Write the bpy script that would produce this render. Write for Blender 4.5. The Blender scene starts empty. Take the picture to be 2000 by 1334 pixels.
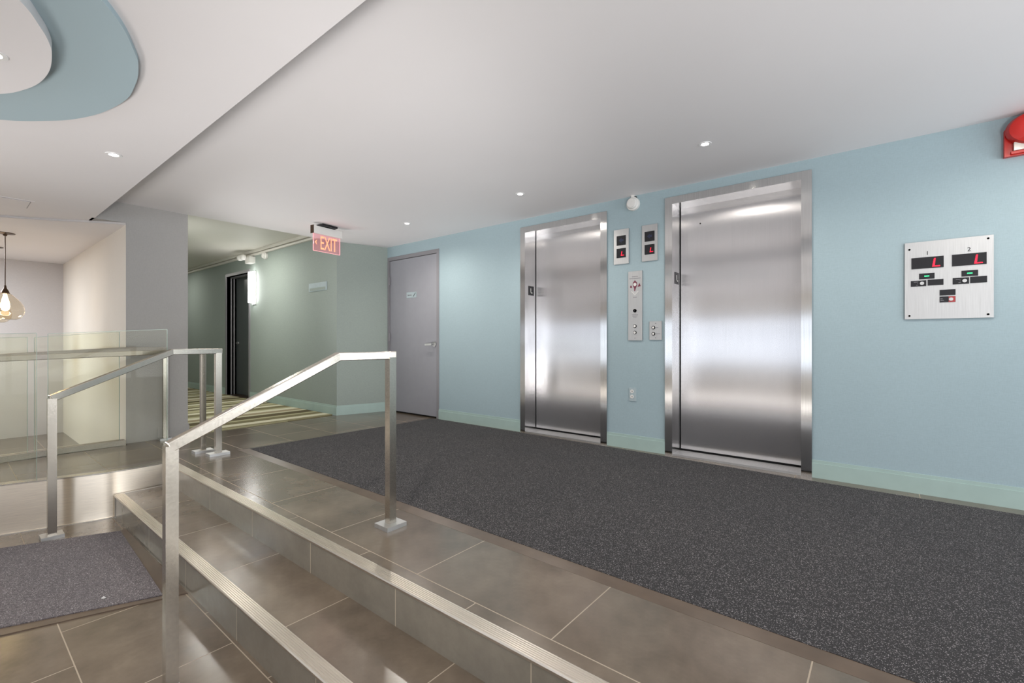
import bpy, bmesh, math, random
from mathutils import Vector, Matrix, Euler
random.seed(7)
S = bpy.context.scene
COL = S.collection
PI = math.pi

# ------------------------------------------------------------------ camera
cam_d = bpy.data.cameras.new('camera'); cam = bpy.data.objects.new('camera', cam_d); COL.objects.link(cam)
cam_d.sensor_fit = 'HORIZONTAL'; cam_d.sensor_width = 36.0
cam_d.lens = 903.3 / 2000 * 36.0
cam_d.clip_start = 0.02; cam_d.clip_end = 100
cam.location = (0, 0, 1.0)
cam.rotation_euler = (PI/2, 0, 0.6807)
S.camera = cam

# ------------------------------------------------------------------ view, world
S.view_settings.view_transform = 'Standard'; S.view_settings.look = 'None'
S.view_settings.exposure = 0.08; S.view_settings.gamma = 1.0
S.view_settings.use_curve_mapping = False
S.cycles.use_denoising = True
S.cycles.max_bounces = 10; S.cycles.diffuse_bounces = 6; S.cycles.glossy_bounces = 5
S.cycles.transparent_max_bounces = 16; S.cycles.caustics_reflective = False; S.cycles.caustics_refractive = False
S.cycles.sample_clamp_indirect = 6.0
W = bpy.data.worlds.new('world'); S.world = W; W.use_nodes = True
W.node_tree.nodes['Background'].inputs[0].default_value = (0.80, 0.88, 1.0, 1)
W.node_tree.nodes['Background'].inputs[1].default_value = 1.2

# ------------------------------------------------------------------ key dimensions (metres)
YW = 4.047      # lift wall
XB = -5.782     # end wall of the landing
H = 2.350       # main ceiling
HS = 2.160      # soffit over the lobby
YS = 0.909      # edge of soffit
HC = 2.550      # corridor ceiling
RISE = 0.1703
LOW = -2*RISE
YN1, YN2 = 1.176, 0.835
YCR = 3.372     # right wall of the corridor
YCL = 1.655     # left wall of the corridor
YA = 1.138      # side wall of the alcove
XA = -9.45      # back wall of the alcove
ZA = 2.140      # ceiling of alcove
XR = 3.6        # right end
YBK = -4.6      # lobby window wall
XWEST = -9.45
# ------------------------------------------------------------------ large lights
def area(name, loc, rot, sx, sy, power, col=(1, 1, 1)):
    d = bpy.data.lights.new(name, 'AREA'); d.shape = 'RECTANGLE'; d.size = sx; d.size_y = sy
    d.energy = power; d.color = col
    o = bpy.data.objects.new(name, d); COL.objects.link(o); o.location = loc; o.rotation_euler = rot
    return o
def aim(o, d):
    o.rotation_euler = Vector(d).to_track_quat('-Z', 'Y').to_euler()
# daylight through the lobby's street windows (behind the camera)
area('daylight_back', (-2.9, YBK-0.12, 0.97), (PI/2, 0, 0), 11.0, 1.4, 31, (0.90, 0.95, 1.0))
# daylight through the windows in the lobby's right end
area('daylight_right', (XR+0.12, -1.9, 0.95), (PI/2, 0, PI/2), 4.6, 2.0, 90, (0.92, 0.96, 1.0))
l_ = area('landing_fill', (XR-0.40, 2.5, 1.15), (0, 0, 0), 2.4, 1.9, 78, (0.95, 0.97, 1.0)); aim(l_, (-1, 0, 0.25))  # added fill from the right; no window stands here
# added ceiling-bounce fill spots out of view, and an added upward fill
def fill_spot(name, loc, target, power, size, col=(1, 0.98, 0.96)):
    d = bpy.data.lights.new(name, 'SPOT'); d.energy = power; d.spot_size = size; d.spot_blend = 1.0; d.shadow_soft_size = 0.45; d.color = col
    o = bpy.data.objects.new(name, d); COL.objects.link(o); o.location = loc; aim(o, Vector(target)-Vector(loc))
fill_spot('bounce_fill', (1.8, -1.0, 0.15), (0.3, 1.6, 2.9), 400, 1.45)
fill_spot('bounce_fill', (0.6, -0.7, 0.2), (-4.7, 3.3, 2.5), 560, 0.90)
fill_spot('corridor_fill', (-6.25, 1.80, 0.25), (-4.3, 3.0, 2.2), 150, 1.6)  # added fill hidden behind the pier, lifts the far ceiling
fill_spot('bounce_fill', (-3.4, -1.7, 0.0), (-4.0, 1.6, 2.9), 120, 1.25)
l_ = area('lobby_fill', (-2.6, -2.0, LOW+0.12), (PI, 0, 0), 5.0, 1.4, 50, (1, 0.96, 0.92))  # added upward fill for the soffit, no fixture there

# ------------------------------------------------------------------ node helpers
def srgb(r, g, b):
    f = lambda c: (c/255/12.92) if c/255 <= 0.04045 else ((c/255+0.055)/1.055)**2.4
    return (f(r), f(g), f(b), 1)
class NT:
    def __init__(s, name):
        s.m = bpy.data.materials.new(name); s.m.use_nodes = True
        s.t = s.m.node_tree; s.n = s.t.nodes; s.l = s.t.links
        s.b = s.n['Principled BSDF']; s.out = s.n['Material Output']
    def new(s, typ, **kw):
        n = s.n.new(typ)
        for k, v in kw.items(): setattr(n, k, v)
        return n
    def link(s, a, b): s.l.new(a, b)
    def coord(s, scale=(1, 1, 1), loc=(0, 0, 0), kind='Object'):
        tc = s.new('ShaderNodeTexCoord'); mp = s.new('ShaderNodeMapping')
        mp.inputs['Scale'].default_value = scale; mp.inputs['Location'].default_value = loc
        s.link(tc.outputs[kind], mp.inputs[0]); return mp.outputs[0]
    def noise(s, vec, scale, detail=3, rough=0.5):
        n = s.new('ShaderNodeTexNoise'); n.inputs['Scale'].default_value = scale
        n.inputs['Detail'].default_value = detail; n.inputs['Roughness'].default_value = rough
        s.link(vec, n.inputs['Vector']); return n.outputs['Fac']
    def ramp(s, fac, stops):
        r = s.new('ShaderNodeValToRGB'); e = r.color_ramp.elements
        while len(e) < len(stops): e.new(0.5)
        for i, (p, c) in enumerate(stops): e[i].position = p; e[i].color = c
        s.link(fac, r.inputs[0]); return r.outputs[0]
    def mix(s, a, b, fac, blend='MIX'):
        m = s.new('ShaderNodeMix', data_type='RGBA', blend_type=blend)
        for sock, v in ((m.inputs[6], a), (m.inputs[7], b), (m.inputs[0], fac)):
            if hasattr(v, 'links'): s.link(v, sock)
            else: sock.default_value = v
        return m.outputs[2]
    def bump(s, h, strength, dist=0.01):
        b = s.new('ShaderNodeBump'); b.inputs['Strength'].default_value = strength; b.inputs['Distance'].default_value = dist
        s.link(h, b.inputs['Height']); s.link(b.outputs[0], s.b.inputs['Normal'])
    def set(s, **kw):
        for k, v in kw.items():
            i = s.b.inputs[k.replace('_', ' ')]
            if hasattr(v, 'links'): s.link(v, i)
            else: i.default_value = v
        return s

def plain(name, c, rough=0.5, metal=0.0, spec=0.5, var=0.06, emit=None, es=0.0):
    t = NT(name); v = t.coord()
    n = t.noise(v, 9, 2)
    d = tuple(x*(1-var) for x in c[:3])+(1,); u = tuple(min(1, x*(1+var)) for x in c[:3])+(1,)
    t.set(Base_Color=t.ramp(n, [(0.3, d), (0.7, u)]), Roughness=rough, Metallic=metal)
    t.b.inputs['Specular IOR Level'].default_value = spec
    if emit: t.set(Emission_Color=emit, Emission_Strength=es)
    return t.m

def wallpaper(name, c, weave=1.0, rough=0.75):
    t = NT(name)
    a = t.noise(t.coord((70, 70, 7)), 6, 3); b = t.noise(t.coord((6, 6, 90)), 6, 2); g = t.noise(t.coord(), 1.6, 3)
    w = t.new('ShaderNodeMath', operation='ADD'); t.link(a, w.inputs[0]); t.link(b, w.inputs[1])
    h = t.new('ShaderNodeMath', operation='MULTIPLY'); t.link(w.outputs[0], h.inputs[0]); h.inputs[1].default_value = 0.5
    k = 0.055*weave
    lo = tuple(x*(1-k) for x in c[:3])+(1,); hi = tuple(x*(1+k) for x in c[:3])+(1,)
    base = t.ramp(h.outputs[0], [(0.35, lo), (0.65, hi)])
    g2 = t.ramp(g, [(0.3, (0.965, 0.965, 0.965, 1)), (0.7, (1, 1, 1, 1))])
    t.set(Base_Color=t.mix(base, g2, 1.0, 'MULTIPLY'), Roughness=rough)
    t.b.inputs['Specular IOR Level'].default_value = 0.3
    t.bump(h.outputs[0], 0.25*weave, 0.002)
    return t.m

def paint(name, c, rough=0.6):
    t = NT(name); v = t.coord()
    t.set(Base_Color=t.ramp(t.noise(v, 1.2, 3), [(0.3, tuple(x*0.975 for x in c[:3])+(1,)), (0.7, c)]), Roughness=rough)
    t.b.inputs['Specular IOR Level'].default_value = 0.3
    t.bump(t.noise(v, 120, 2), 0.05, 0.002)
    return t.m

def tile_mat(name, riser=False):
    t = NT(name)
    tc = t.new('ShaderNodeTexCoord'); sx = t.new('ShaderNodeSeparateXYZ'); t.link(tc.outputs['Object'], sx.inputs[0])
    cx = t.new('ShaderNodeCombineXYZ')
    ax = t.new('ShaderNodeMath', operation='ADD'); t.link(sx.outputs[0], ax.inputs[0]); ax.inputs[1].default_value = 0.18+0.347+0.694*40
    t.link(ax.outputs[0], cx.inputs[0])
    if riser: cx.inputs[1].default_value = 0.235
    else:
        ay = t.new('ShaderNodeMath', operation='ADD'); t.link(sx.outputs[1], ay.inputs[0]); ay.inputs[1].default_value = -1.288+0.94*20
        t.link(ay.outputs[0], cx.inputs[1])
    br = t.new('ShaderNodeTexBrick'); br.offset = 0.5; br.offset_frequency = 2; br.squash = 1.0
    for k, v in (('Scale', 1.0), ('Mortar Size', 0.0024), ('Mortar Smooth', 0.15), ('Bias', 0.0), ('Brick Width', 0.694), ('Row Height', 0.47)):
        br.inputs[k].default_value = v
    br.inputs['Color1'].default_value = (0.93, 0.93, 0.93, 1); br.inputs['Color2'].default_value = (1.06, 1.06, 1.06, 1)
    br.inputs['Mortar'].default_value = (1, 1, 1, 1)
    t.link(cx.outputs[0], br.inputs['Vector'])
    cloud = t.noise(t.coord((1, 1, 1)), 3.2, 8, 0.62); fine = t.noise(t.coord((1, 1, 1)), 26, 5, 0.65)
    if riser: base = t.ramp(cloud, [(0.30, srgb(112, 106, 96)), (0.5, srgb(122, 116, 105)), (0.72, srgb(130, 123, 112))])
    else: base = t.ramp(cloud, [(0.30, srgb(89, 78, 66)), (0.5, srgb(106, 94, 81)), (0.72, srgb(124, 111, 96))])
    base = t.mix(base, t.ramp(fine, [(0.3, (0.93, 0.93, 0.93, 1)), (0.65, (1.03, 1.03, 1.03, 1))]), 1.0, 'MULTIPLY')
    base = t.mix(base, br.outputs['Color'], 1.0, 'MULTIPLY')
    base = t.mix(base, srgb(160, 146, 127), br.outputs['Fac'])
    rr = t.new('ShaderNodeMapRange'); t.link(cloud, rr.inputs[0]); rr.inputs[3].default_value = 0.17; rr.inputs[4].default_value = 0.25
    rm = t.new('ShaderNodeMath', operation='MAXIMUM'); t.link(rr.outputs[0], rm.inputs[0])
    mm = t.new('ShaderNodeMath', operation='MULTIPLY'); t.link(br.outputs['Fac'], mm.inputs[0]); mm.inputs[1].default_value = 0.8
    t.link(mm.outputs[0], rm.inputs[1])
    t.set(Base_Color=base, Roughness=rm.outputs[0])
    t.b.inputs['Specular IOR Level'].default_value = 0.9
    inv = t.new('ShaderNodeMath', operation='SUBTRACT'); inv.inputs[0].default_value = 1; t.link(br.outputs['Fac'], inv.inputs[1])
    ad = t.new('ShaderNodeMath', operation='MULTIPLY_ADD'); t.link(fine, ad.inputs[0]); ad.inputs[1].default_value = 0.12; t.link(inv.outputs[0], ad.inputs[2])
    t.bump(ad.outputs[0], 0.22, 0.002)
    return t.m

def steel(name, c, rough, streak=(3, 3, 300), aniso=0.0, wav=0.0, var=0.10, wscale=(0.6, 0.6, 2.0)):
    t = NT(name)
    n = t.noise(t.coord(streak), 2.0, 3)
    lo = tuple(x*(1-var) for x in c[:3])+(1,); hi = tuple(min(1, x*(1+var)) for x in c[:3])+(1,)
    t.set(Base_Color=t.ramp(n, [(0.3, lo), (0.7, hi)]), Metallic=0.9 if 'door' in name else 1.0, Roughness=rough)
    if aniso:
        t.set(Anisotropic=aniso)
        tg = t.new('ShaderNodeTangent', direction_type='UV_MAP', uv_map='uv'); t.link(tg.outputs[0], t.b.inputs['Tangent'])
    if wav:
        t.bump(t.noise(t.coord(wscale), 1.0, 1, 0.4), wav, 0.05)
    return t.m

def mat_carpet(name, c1, c2, c3, scale=760, rib=None):
    t = NT(name); v = t.coord()
    n = t.noise(v, scale, 2, 0.6)
    vo = t.new('ShaderNodeTexVoronoi'); vo.inputs['Scale'].default_value = scale*0.55; t.link(v, vo.inputs['Vector'])
    sp = t.new('ShaderNodeSeparateColor'); t.link(vo.outputs['Color'], sp.inputs[0])
    base = t.ramp(sp.outputs[0], [(0.0, c1), (0.55, c2), (0.86, c2), (0.98, c3)])
    base = t.mix(base, t.ramp(n, [(0.3, (0.55, 0.55, 0.55, 1)), (0.7, (1.45, 1.45, 1.45, 1))]), 1.0, 'MULTIPLY')
    base = t.mix(base, t.ramp(t.noise(v, 1.7, 4), [(0.3, (0.90, 0.90, 0.92, 1)), (0.7, (1.08, 1.06, 1.05, 1))]), 1.0, 'MULTIPLY')
    t.set(Base_Color=base, Roughness=0.95); t.b.inputs['Specular IOR Level'].default_value = 0.06
    t.b.inputs['Sheen Weight'].default_value = 0.14; t.b.inputs['Sheen Roughness'].default_value = 0.5
    t.bump(n, 0.7, 0.004)
    return t.m

def stripe_carpet(name):
    t = NT(name); tc = t.new('ShaderNodeTexCoord'); sx = t.new('ShaderNodeSeparateXYZ'); t.link(tc.outputs['Object'], sx.inputs[0])
    cols = [srgb(190, 186, 160), srgb(122, 116, 88), srgb(168, 164, 132), srgb(96, 88, 66), srgb(206, 202, 178), srgb(140, 134, 104), srgb(150, 138, 112)]
    a = t.new('ShaderNodeMath', operation='MULTIPLY'); t.link(sx.outputs[0], a.inputs[0]); a.inputs[1].default_value = 1/2.4
    f = t.new('ShaderNodeMath', operation='FRACT'); t.link(a.outputs[0], f.inputs[0])
    r = t.new('ShaderNodeValToRGB'); r.color_ramp.interpolation = 'CONSTANT'; e = r.color_ramp.elements
    pos = [0, .07, .11, .20, .235, .30, .39, .43, .50, .56, .60, .69, .73, .80, .86, .90, .95]
    idx = [0, 3, 2, 5, 4, 1, 2, 4, 6, 0, 3, 2, 1, 4, 5, 2, 3]
    while len(e) < len(pos): e.new(0.5)
    for i, p in enumerate(pos): e[i].position = p; e[i].color = cols[idx[i]]
    t.link(f.outputs[0], r.inputs[0])
    n = t.noise(t.coord((1, 1, 1)), 300, 2)
    t.set(Base_Color=t.mix(r.outputs[0], t.ramp(n, [(0.3, (0.82, 0.82, 0.82, 1)), (0.7, (1.1, 1.1, 1.1, 1))]), 1.0, 'MULTIPLY'), Roughness=0.95)
    t.b.inputs['Specular IOR Level'].default_value = 0.1
    t.bump(n, 0.4, 0.003); return t.m

def glass_mat(name, tint, refl=1.0, rough=0.0, glow=None):
    t = NT(name); t.n.remove(t.b)
    tr = t.new('ShaderNodeBsdfTransparent'); tr.inputs[0].default_value = tint
    gl = t.new('ShaderNodeBsdfGlossy'); gl.inputs['Roughness'].default_value = rough
    fr = t.new('ShaderNodeLayerWeight'); fr.inputs[0].default_value = 0.5
    pw = t.new('ShaderNodeMath', operation='POWER'); t.link(fr.outputs['Facing'], pw.inputs[0]); pw.inputs[1].default_value = 4.0
    mu = t.new('ShaderNodeMath', operation='MULTIPLY_ADD'); t.link(pw.outputs[0], mu.inputs[0]); mu.inputs[1].default_value = 0.8*refl; mu.inputs[2].default_value = 0.045*refl
    mx = t.new('ShaderNodeMixShader'); t.link(mu.outputs[0], mx.inputs[0]); t.link(tr.outputs[0], mx.inputs[1]); t.link(gl.outputs[0], mx.inputs[2])
    if glow:
        em = t.new('ShaderNodeEmission'); em.inputs[0].default_value = glow; em.inputs[1].default_value = 0.12
        ad = t.new('ShaderNodeAddShader'); t.link(mx.outputs[0], ad.inputs[0]); t.link(em.outputs[0], ad.inputs[1]); mx = ad
    t.link(mx.outputs[0], t.out.inputs[0]); return t.m

def emit(name, c, s):
    t = NT(name); t.set(Base_Color=tuple(x*0.4 for x in c[:3])+(1,), Emission_Color=c, Emission_Strength=s, Roughness=0.4); return t.m

M = dict(
    ceil=paint('ceiling_paint', srgb(238, 235, 236)),
    ceil2=paint('corridor_ceiling_paint', srgb(226, 222, 214)),
    blue=wallpaper('blue_wallcovering', srgb(160, 179, 185)),
    grey=wallpaper('grey_wallcovering', srgb(172, 170, 168)),
    greyl=wallpaper('pale_grey_wallcovering', srgb(200, 195, 193)),
    green=wallpaper('grey_green_wallcovering', srgb(152, 162, 156), 1.3),
    white=wallpaper('cream_wallcovering', srgb(232, 224, 212), 0.6),
    base=plain('baseboard_vinyl', srgb(166, 187, 181), 0.45, var=0.03),
    tile=tile_mat('floor_tile'), riser=tile_mat('riser_tile', True),
    mat=mat_carpet('entrance_mat_carpet', srgb(20, 19, 21), srgb(38, 36, 38), srgb(165, 160, 160)),
    mat2=mat_carpet('lower_mat_carpet', srgb(70, 66, 69), srgb(110, 104, 106), srgb(172, 168, 168), 520),
    matedge=plain('mat_edge_vinyl', srgb(92, 78, 66), 0.32, var=0.15),
    stripes=stripe_carpet('striped_carpet'),
    steel_door=steel('brushed_steel_door', (0.66, 0.645, 0.655, 1), 0.245, (260, 3, 1.2), aniso=1.0, wav=0.035, var=0.05),
    steel_frame=steel('steel_frame', (0.68, 0.675, 0.67, 1), 0.17, (260, 3, 1.2), aniso=0.9),
    steel_rail=steel('brushed_steel_rail', (0.52, 0.48, 0.42, 1), 0.24, (60, 60, 60)),
    steel_panel=steel('brushed_steel_fascia', (0.86, 0.77, 0.65, 1), 0.30, (4, 4, 260), aniso=0.9, wav=0.012, wscale=(1.5, 3.0, 0.4)),
    steel_plate=steel('brushed_steel_plate', (0.58, 0.58, 0.575, 1), 0.45, (300, 3, 3)),
    steel_dark=steel('dull_steel_rail', (0.30, 0.27, 0.24, 1), 0.42, (60, 60, 60)),
    nosing=steel('aluminium_nosing', (0.66, 0.61, 0.54, 1), 0.34, (3, 200, 200)),
    dark=plain('dark_gap', srgb(16, 15, 15), 0.7), black=plain('black_plastic', srgb(22, 22, 26), 0.25),
    door=plain('grey_door_paint', srgb(150, 150, 157), 0.42, var=0.02), doorframe=plain('grey_frame_paint', srgb(136, 134, 138), 0.4, var=0.02),
    darkdoor=plain('dark_door_paint', srgb(78, 84, 84), 0.3, var=0.04),
    whitep=plain('white_plastic', srgb(226, 224, 220), 0.35, var=0.02), whitemetal=plain('white_metal', srgb(235, 235, 235), 0.3, var=0.02),
    red=plain('red_plastic', srgb(196, 34, 26), 0.3, var=0.04), blueceil=paint('blue_ceiling_paint', srgb(176, 196, 204)),
    bronze=plain('bronze_metal', srgb(84, 66, 52), 0.35, metal=0.8),
    plate=plain('blue_grey_plate', srgb(168, 182, 186), 0.4), lens=plain('clear_strobe_lens', srgb(200, 190, 180), 0.15),
    redled=emit('red_led', (1, 0.01, 0.04, 1), 1.6), greenled=emit('green_led', (0.05, 1, 0.3, 1), 1.4),
    exitred=emit('exit_red', (1.0, 0.33, 0.17, 1), 1.5),
    lamp=emit('lamp_lens', (1, 0.93, 0.84, 1), 30.0), sconce=emit('sconce_diffuser', (1, 0.99, 0.97, 1), 16.0),
    bulb=emit('bulb_filament', (1, 0.72, 0.40, 1), 14.0),
    glass=glass_mat('clear_glass', (0.96, 0.965, 0.925, 1), 0.12), glassedge=plain('glass_edge', srgb(150, 170, 160), 0.1),
    amber=glass_mat('amber_glass', (0.955, 0.90, 0.80, 1), 1.0), acrylic=glass_mat('exit_acrylic', (1.0, 0.86, 0.89, 1), 1.0, glow=(1, 0.25, 0.3, 1)),
    marker=plain('burgundy_print', srgb(112, 40, 62), 0.5), greyprint=plain('grey_print', srgb(132, 130, 134), 0.5),
    sky=None)

# ------------------------------------------------------------------ mesh helpers (world coordinates)
def BM(): return bmesh.new()
def box(bm, x0, x1, y0, y1, z0, z1, mat=None):
    vs = [bm.verts.new((x, y, z)) for x in (x0, x1) for y in (y0, y1) for z in (z0, z1)]
    q = [(0, 1, 3, 2), (4, 6, 7, 5), (0, 4, 5, 1), (2, 3, 7, 6), (0, 2, 6, 4), (1, 5, 7, 3)]
    fs = [bm.faces.new([vs[i] for i in f]) for f in q]
    if mat is not None:
        bmesh.ops.transform(bm, matrix=mat, verts=vs)
    return vs
def obox(bm, c, ax, ay, az, sx, sy, sz):
    """box centred at c with axes ax,ay,az"""
    m = Matrix((ax, ay, az)).transposed().to_4x4(); m.translation = c
    return box(bm, -sx/2, sx/2, -sy/2, sy/2, -sz/2, sz/2, m)
def bar(bm, p, q, w, h, up=(0, 0, 1)):
    p, q = Vector(p), Vector(q); d = (q-p); L = d.length; d.normalize(); u = Vector(up)
    s = d.cross(u).normalized(); u = s.cross(d).normalized()
    return obox(bm, (p+q)/2, d, s, u, L, w, h)
def cyl(bm, c, r, h, axis='Z', seg=32, r2=None, cap=True):
    rot = {'Z': Matrix(), 'Y': Matrix.Rotation(PI/2, 4, 'X'), 'X': Matrix.Rotation(PI/2, 4, 'Y')}[axis]
    return bmesh.ops.create_cone(bm, cap_ends=cap, segments=seg, radius1=r, radius2=r if r2 is None else r2, depth=h,
                                 matrix=Matrix.Translation(c) @ rot)['verts']
def lathe(bm, c, prof, seg=40, axis='Z'):
    rings = []
    for r, h in prof:
        ring = []
        for i in range(seg):
            a = 2*PI*i/seg
            if axis == 'Z': p = (c[0]+r*math.cos(a), c[1]+r*math.sin(a), c[2]+h)
            elif axis == 'Y': p = (c[0]+r*math.cos(a), c[1]+h, c[2]+r*math.sin(a))
            else: p = (c[0]+h, c[1]+r*math.cos(a), c[2]+r*math.sin(a))
            ring.append(bm.verts.new(p))
        rings.append(ring)
    for a, b in zip(rings, rings[1:]):
        for i in range(seg): bm.faces.new((a[i], a[(i+1) % seg], b[(i+1) % seg], b[i]))
    if prof[0][0] > 1e-5: bm.faces.new(rings[0][::-1])
    if prof[-1][0] > 1e-5: bm.faces.new(rings[-1])
def poly(bm, pts, z0, z1):
    a = [bm.verts.new((x, y, z0)) for x, y in pts]; b = [bm.verts.new((x, y, z1)) for x, y in pts]
    bm.faces.new(a); bm.faces.new(b[::-1]); n = len(pts)
    for i in range(n): bm.faces.new((a[i], b[i], b[(i+1) % n], a[(i+1) % n]))
def polyY(bm, pts, y0, y1):
    a = [bm.verts.new((x, y0, z)) for x, z in pts]; b = [bm.verts.new((x, y1, z)) for x, z in pts]
    bm.faces.new(a); bm.faces.new(b[::-1]); n = len(pts)
    for i in range(n): bm.faces.new((a[i], b[i], b[(i+1) % n], a[(i+1) % n]))
def text_bm(bm, s, size, place, ext=0.0008):
    """place: 4x4 matrix mapping text plane (x right, y up, z out)"""
    c = bpy.data.curves.new('t', 'FONT'); c.body = s; c.size = size; c.align_x = 'CENTER'; c.align_y = 'CENTER'; c.extrude = ext
    o = bpy.data.objects.new('t', c); me = bpy.data.meshes.new_from_object(o)
    me.transform(place); bm.from_mesh(me); bpy.data.objects.remove(o); bpy.data.curves.remove(c); bpy.data.meshes.remove(me)
def wallT(x, y, z):      # text facing -Y
    m = Matrix(((1, 0, 0, x), (0, 0, -1, y), (0, 1, 0, z), (0, 0, 0, 1))); return m
def bevel(bm, w, seg=2):
    bmesh.ops.bevel(bm, geom=[e for e in bm.edges if e.is_manifold and e.calc_face_angle(0) > 0.6], offset=w, segments=seg, profile=0.6, affect='EDGES')
def loc_world(o):
    v = Vector((0, 0, 0))
    while o: v = v + o.location; o = o.parent
    return v
def obj(name, bm, mat, parent=None, origin=(0, 0, 0), smooth=False, uvh=None, bev=0, seg=2):
    if bev: bevel(bm, bev, seg)
    bmesh.ops.recalc_face_normals(bm, faces=bm.faces)
    base = loc_world(parent) if parent else Vector(origin)
    if uvh:
        uv = bm.loops.layers.uv.new('uv'); i, j = uvh
        for f in bm.faces:
            for l in f.loops: l[uv].uv = (l.vert.co[2], l.vert.co[1]) if uvh == (2, 1) else (l.vert.co[i]+(0.9*l.vert.co[1] if i != 1 else 0), l.vert.co[j]+(0.9*l.vert.co[1] if j == 0 else 0))
    bm.transform(Matrix.Translation(-base))
    me = bpy.data.meshes.new(name); bm.to_mesh(me); bm.free()
    if smooth:
        for p in me.polygons: p.use_smooth = True
        if hasattr(me, 'set_sharp_from_angle'): me.set_sharp_from_angle(angle=0.7)
    me.materials.append(mat)
    o = bpy.data.objects.new(name, me); COL.objects.link(o)
    if parent: o.parent = parent
    else: o.location = base
    return o
def thing(name, label, cat, loc, group=None):
    o = bpy.data.objects.new(name, None); COL.objects.link(o); o.location = loc; o.empty_display_size = 0.1
    o['label'] = label; o['category'] = cat
    if group: o['group'] = group
    return o
def tag(o, label, cat, group=None):
    o['label'] = label; o['category'] = cat
    if group: o['group'] = group
    return o
def struct(name, bm, mat, label=None, cat=None, **kw):
    o = obj(name, bm, mat, **kw); o['kind'] = 'structure'
    if label: o['label'] = label
    if cat: o['category'] = cat
    return o

# ================================================================== THE SETTING
def wall_holes(bm, axis, pos, thick, a0, a1, z0, z1, holes):
    """wall in plane axis ('Y' or 'X') front at pos, thickness towards thick sign; holes (a0,a1,z0,z1)"""
    xs = sorted({a0, a1, *[h[0] for h in holes], *[h[1] for h in holes]})
    for l, r in zip(xs, xs[1:]):
        m = (l+r)/2; zs = [(z0, z1)]
        for h in holes:
            if h[0] < m < h[1]:
                nz = []
                for p, q in zs:
                    if h[2] > p: nz.append((p, min(q, h[2])))
                    if h[3] < q: nz.append((max(p, h[3]), q))
                zs = nz
        for p, q in zs:
            if axis == 'Y': box(bm, l, r, min(pos, pos+thick), max(pos, pos+thick), p, q)
            else: box(bm, min(pos, pos+thick), max(pos, pos+thick), l, r, p, q)

E1 = (-3.150, -2.094, 2.257); E2 = (-1.526, -0.427, 2.268)   # lift entrances: x0,x1,top
D1 = (-5.575, -4.486, 2.200)                                # stair door
bm = BM()
wall_holes(bm, 'Y', YW, 0.30, XB, XR, 0, H, [(E1[0]+.01, E1[1]-.01, -1, E1[2]-.01), (E2[0]+.01, E2[1]-.01, -1, E2[2]-.01), (D1[0]+.01, D1[1]-.01, -1, D1[2]-.01)])
struct('wall_back', bm, M['blue'], 'pale blue textured wall with the lift doors', 'wall')
# end wall: column, return beside the stair door, header above the alcove
bm = BM(); box(bm, XB-0.18, XB, YA+0.001, YCL, -0.0, HC)
struct('wall_left', bm, M['grey'], 'grey wall pier between the alcove and the corridor', 'wall')
bm = BM(); box(bm, XB-0.18, XB, YS-0.02, YA+0.001, HS, H); struct('wall_left', bm, M['grey'])
bm = BM(); poly(bm, [(XB-0.35, YCR), (XB, YCR), (XB+0.196, YW+0.001), (XB+0.196, YW+0.3), (XB-0.35, YW+0.3)], 0, H); struct('wall_left', bm, M['green'], 'grey green wall return beside the stair door', 'wall')
# corridor
XC = -15.0; DX0, DX1, DZ = -9.60, -8.61, 2.205
bm = BM(); wall_holes(bm, 'Y', YCR, 0.26, XC, XB-0.35, 0, HC, [(DX0, DX1, -1, DZ)])
struct('wall_corridor', bm, M['green'], 'grey green right wall of the corridor', 'wall')
bm = BM(); box(bm, XC, XB-0.18, YCL-0.15, YCL, 0, HC); struct('wall_corridor', bm, M['green'])
bm = BM(); box(bm, XC-0.1, XC, YCL-0.15, YCR+0.26, 0, HC); struct('wall_corridor', bm, M['green'])
bm = BM(); box(bm, XC, XB-0.001, YCL-0.15, YCR+0.26, HC, HC+0.1); struct('ceiling', bm, M['ceil2'], 'corridor ceiling', 'ceiling')
bm = BM(); box(bm, XC, XB-0.003, YCL, YCR, -0.1, -0.004); struct('floor', bm, M['tile'])
# alcove
bm = BM(); box(bm, XA, XB-0.0005, YA, YA+0.15, LOW, ZA); struct('wall_alcove', bm, M['white'], 'cream side wall of the alcove', 'wall')
bm = BM(); box(bm, XA-0.12, XA, -5, YA+0.15, LOW, HS+.05); struct('wall_alcove', bm, M['greyl'], 'pale grey back wall of the alcove', 'wall')
# alcove ceiling with curved front edge, and soffit
arc = [(XB+0.0, YA), (-5.87, 1.00), (-5.97, 0.86), (-6.08, 0.72), (-6.19, 0.56), (-6.29, 0.40), (-6.38, 0.20), (-6.45, -0.1), (-6.50, -0.5), (-6.50, -1.2)]
bm = BM(); poly(bm, arc+[(XA, -1.2), (XA, YA)], ZA, HS); struct('ceiling', bm, M['ceil'], 'dropped alcove ceiling with curved front edge', 'ceiling')
bm = BM(); box(bm, XA, XR, YBK, YS, HS, H+0.25); struct('ceiling', bm, M['ceil'], 'low white soffit over the lobby steps', 'ceiling')
bm = BM(); box(bm, XB, XR, YS, YW+0.3, H, H+0.2); struct('ceiling', bm, M['ceil'], 'white ceiling above the lift landing', 'ceiling')
# thin blue-grey face on alcove edge
bm = BM()
for a, b in zip(arc, arc[1:]):
    bar(bm, (a[0]+.004, a[1], (ZA+HS)/2), (b[0]+.004, b[1], (ZA+HS)/2), 0.006, HS-ZA)
struct('trim_1', bm, M['greyl'], 'thin curved blue grey edge of the alcove ceiling', 'trim')

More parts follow.
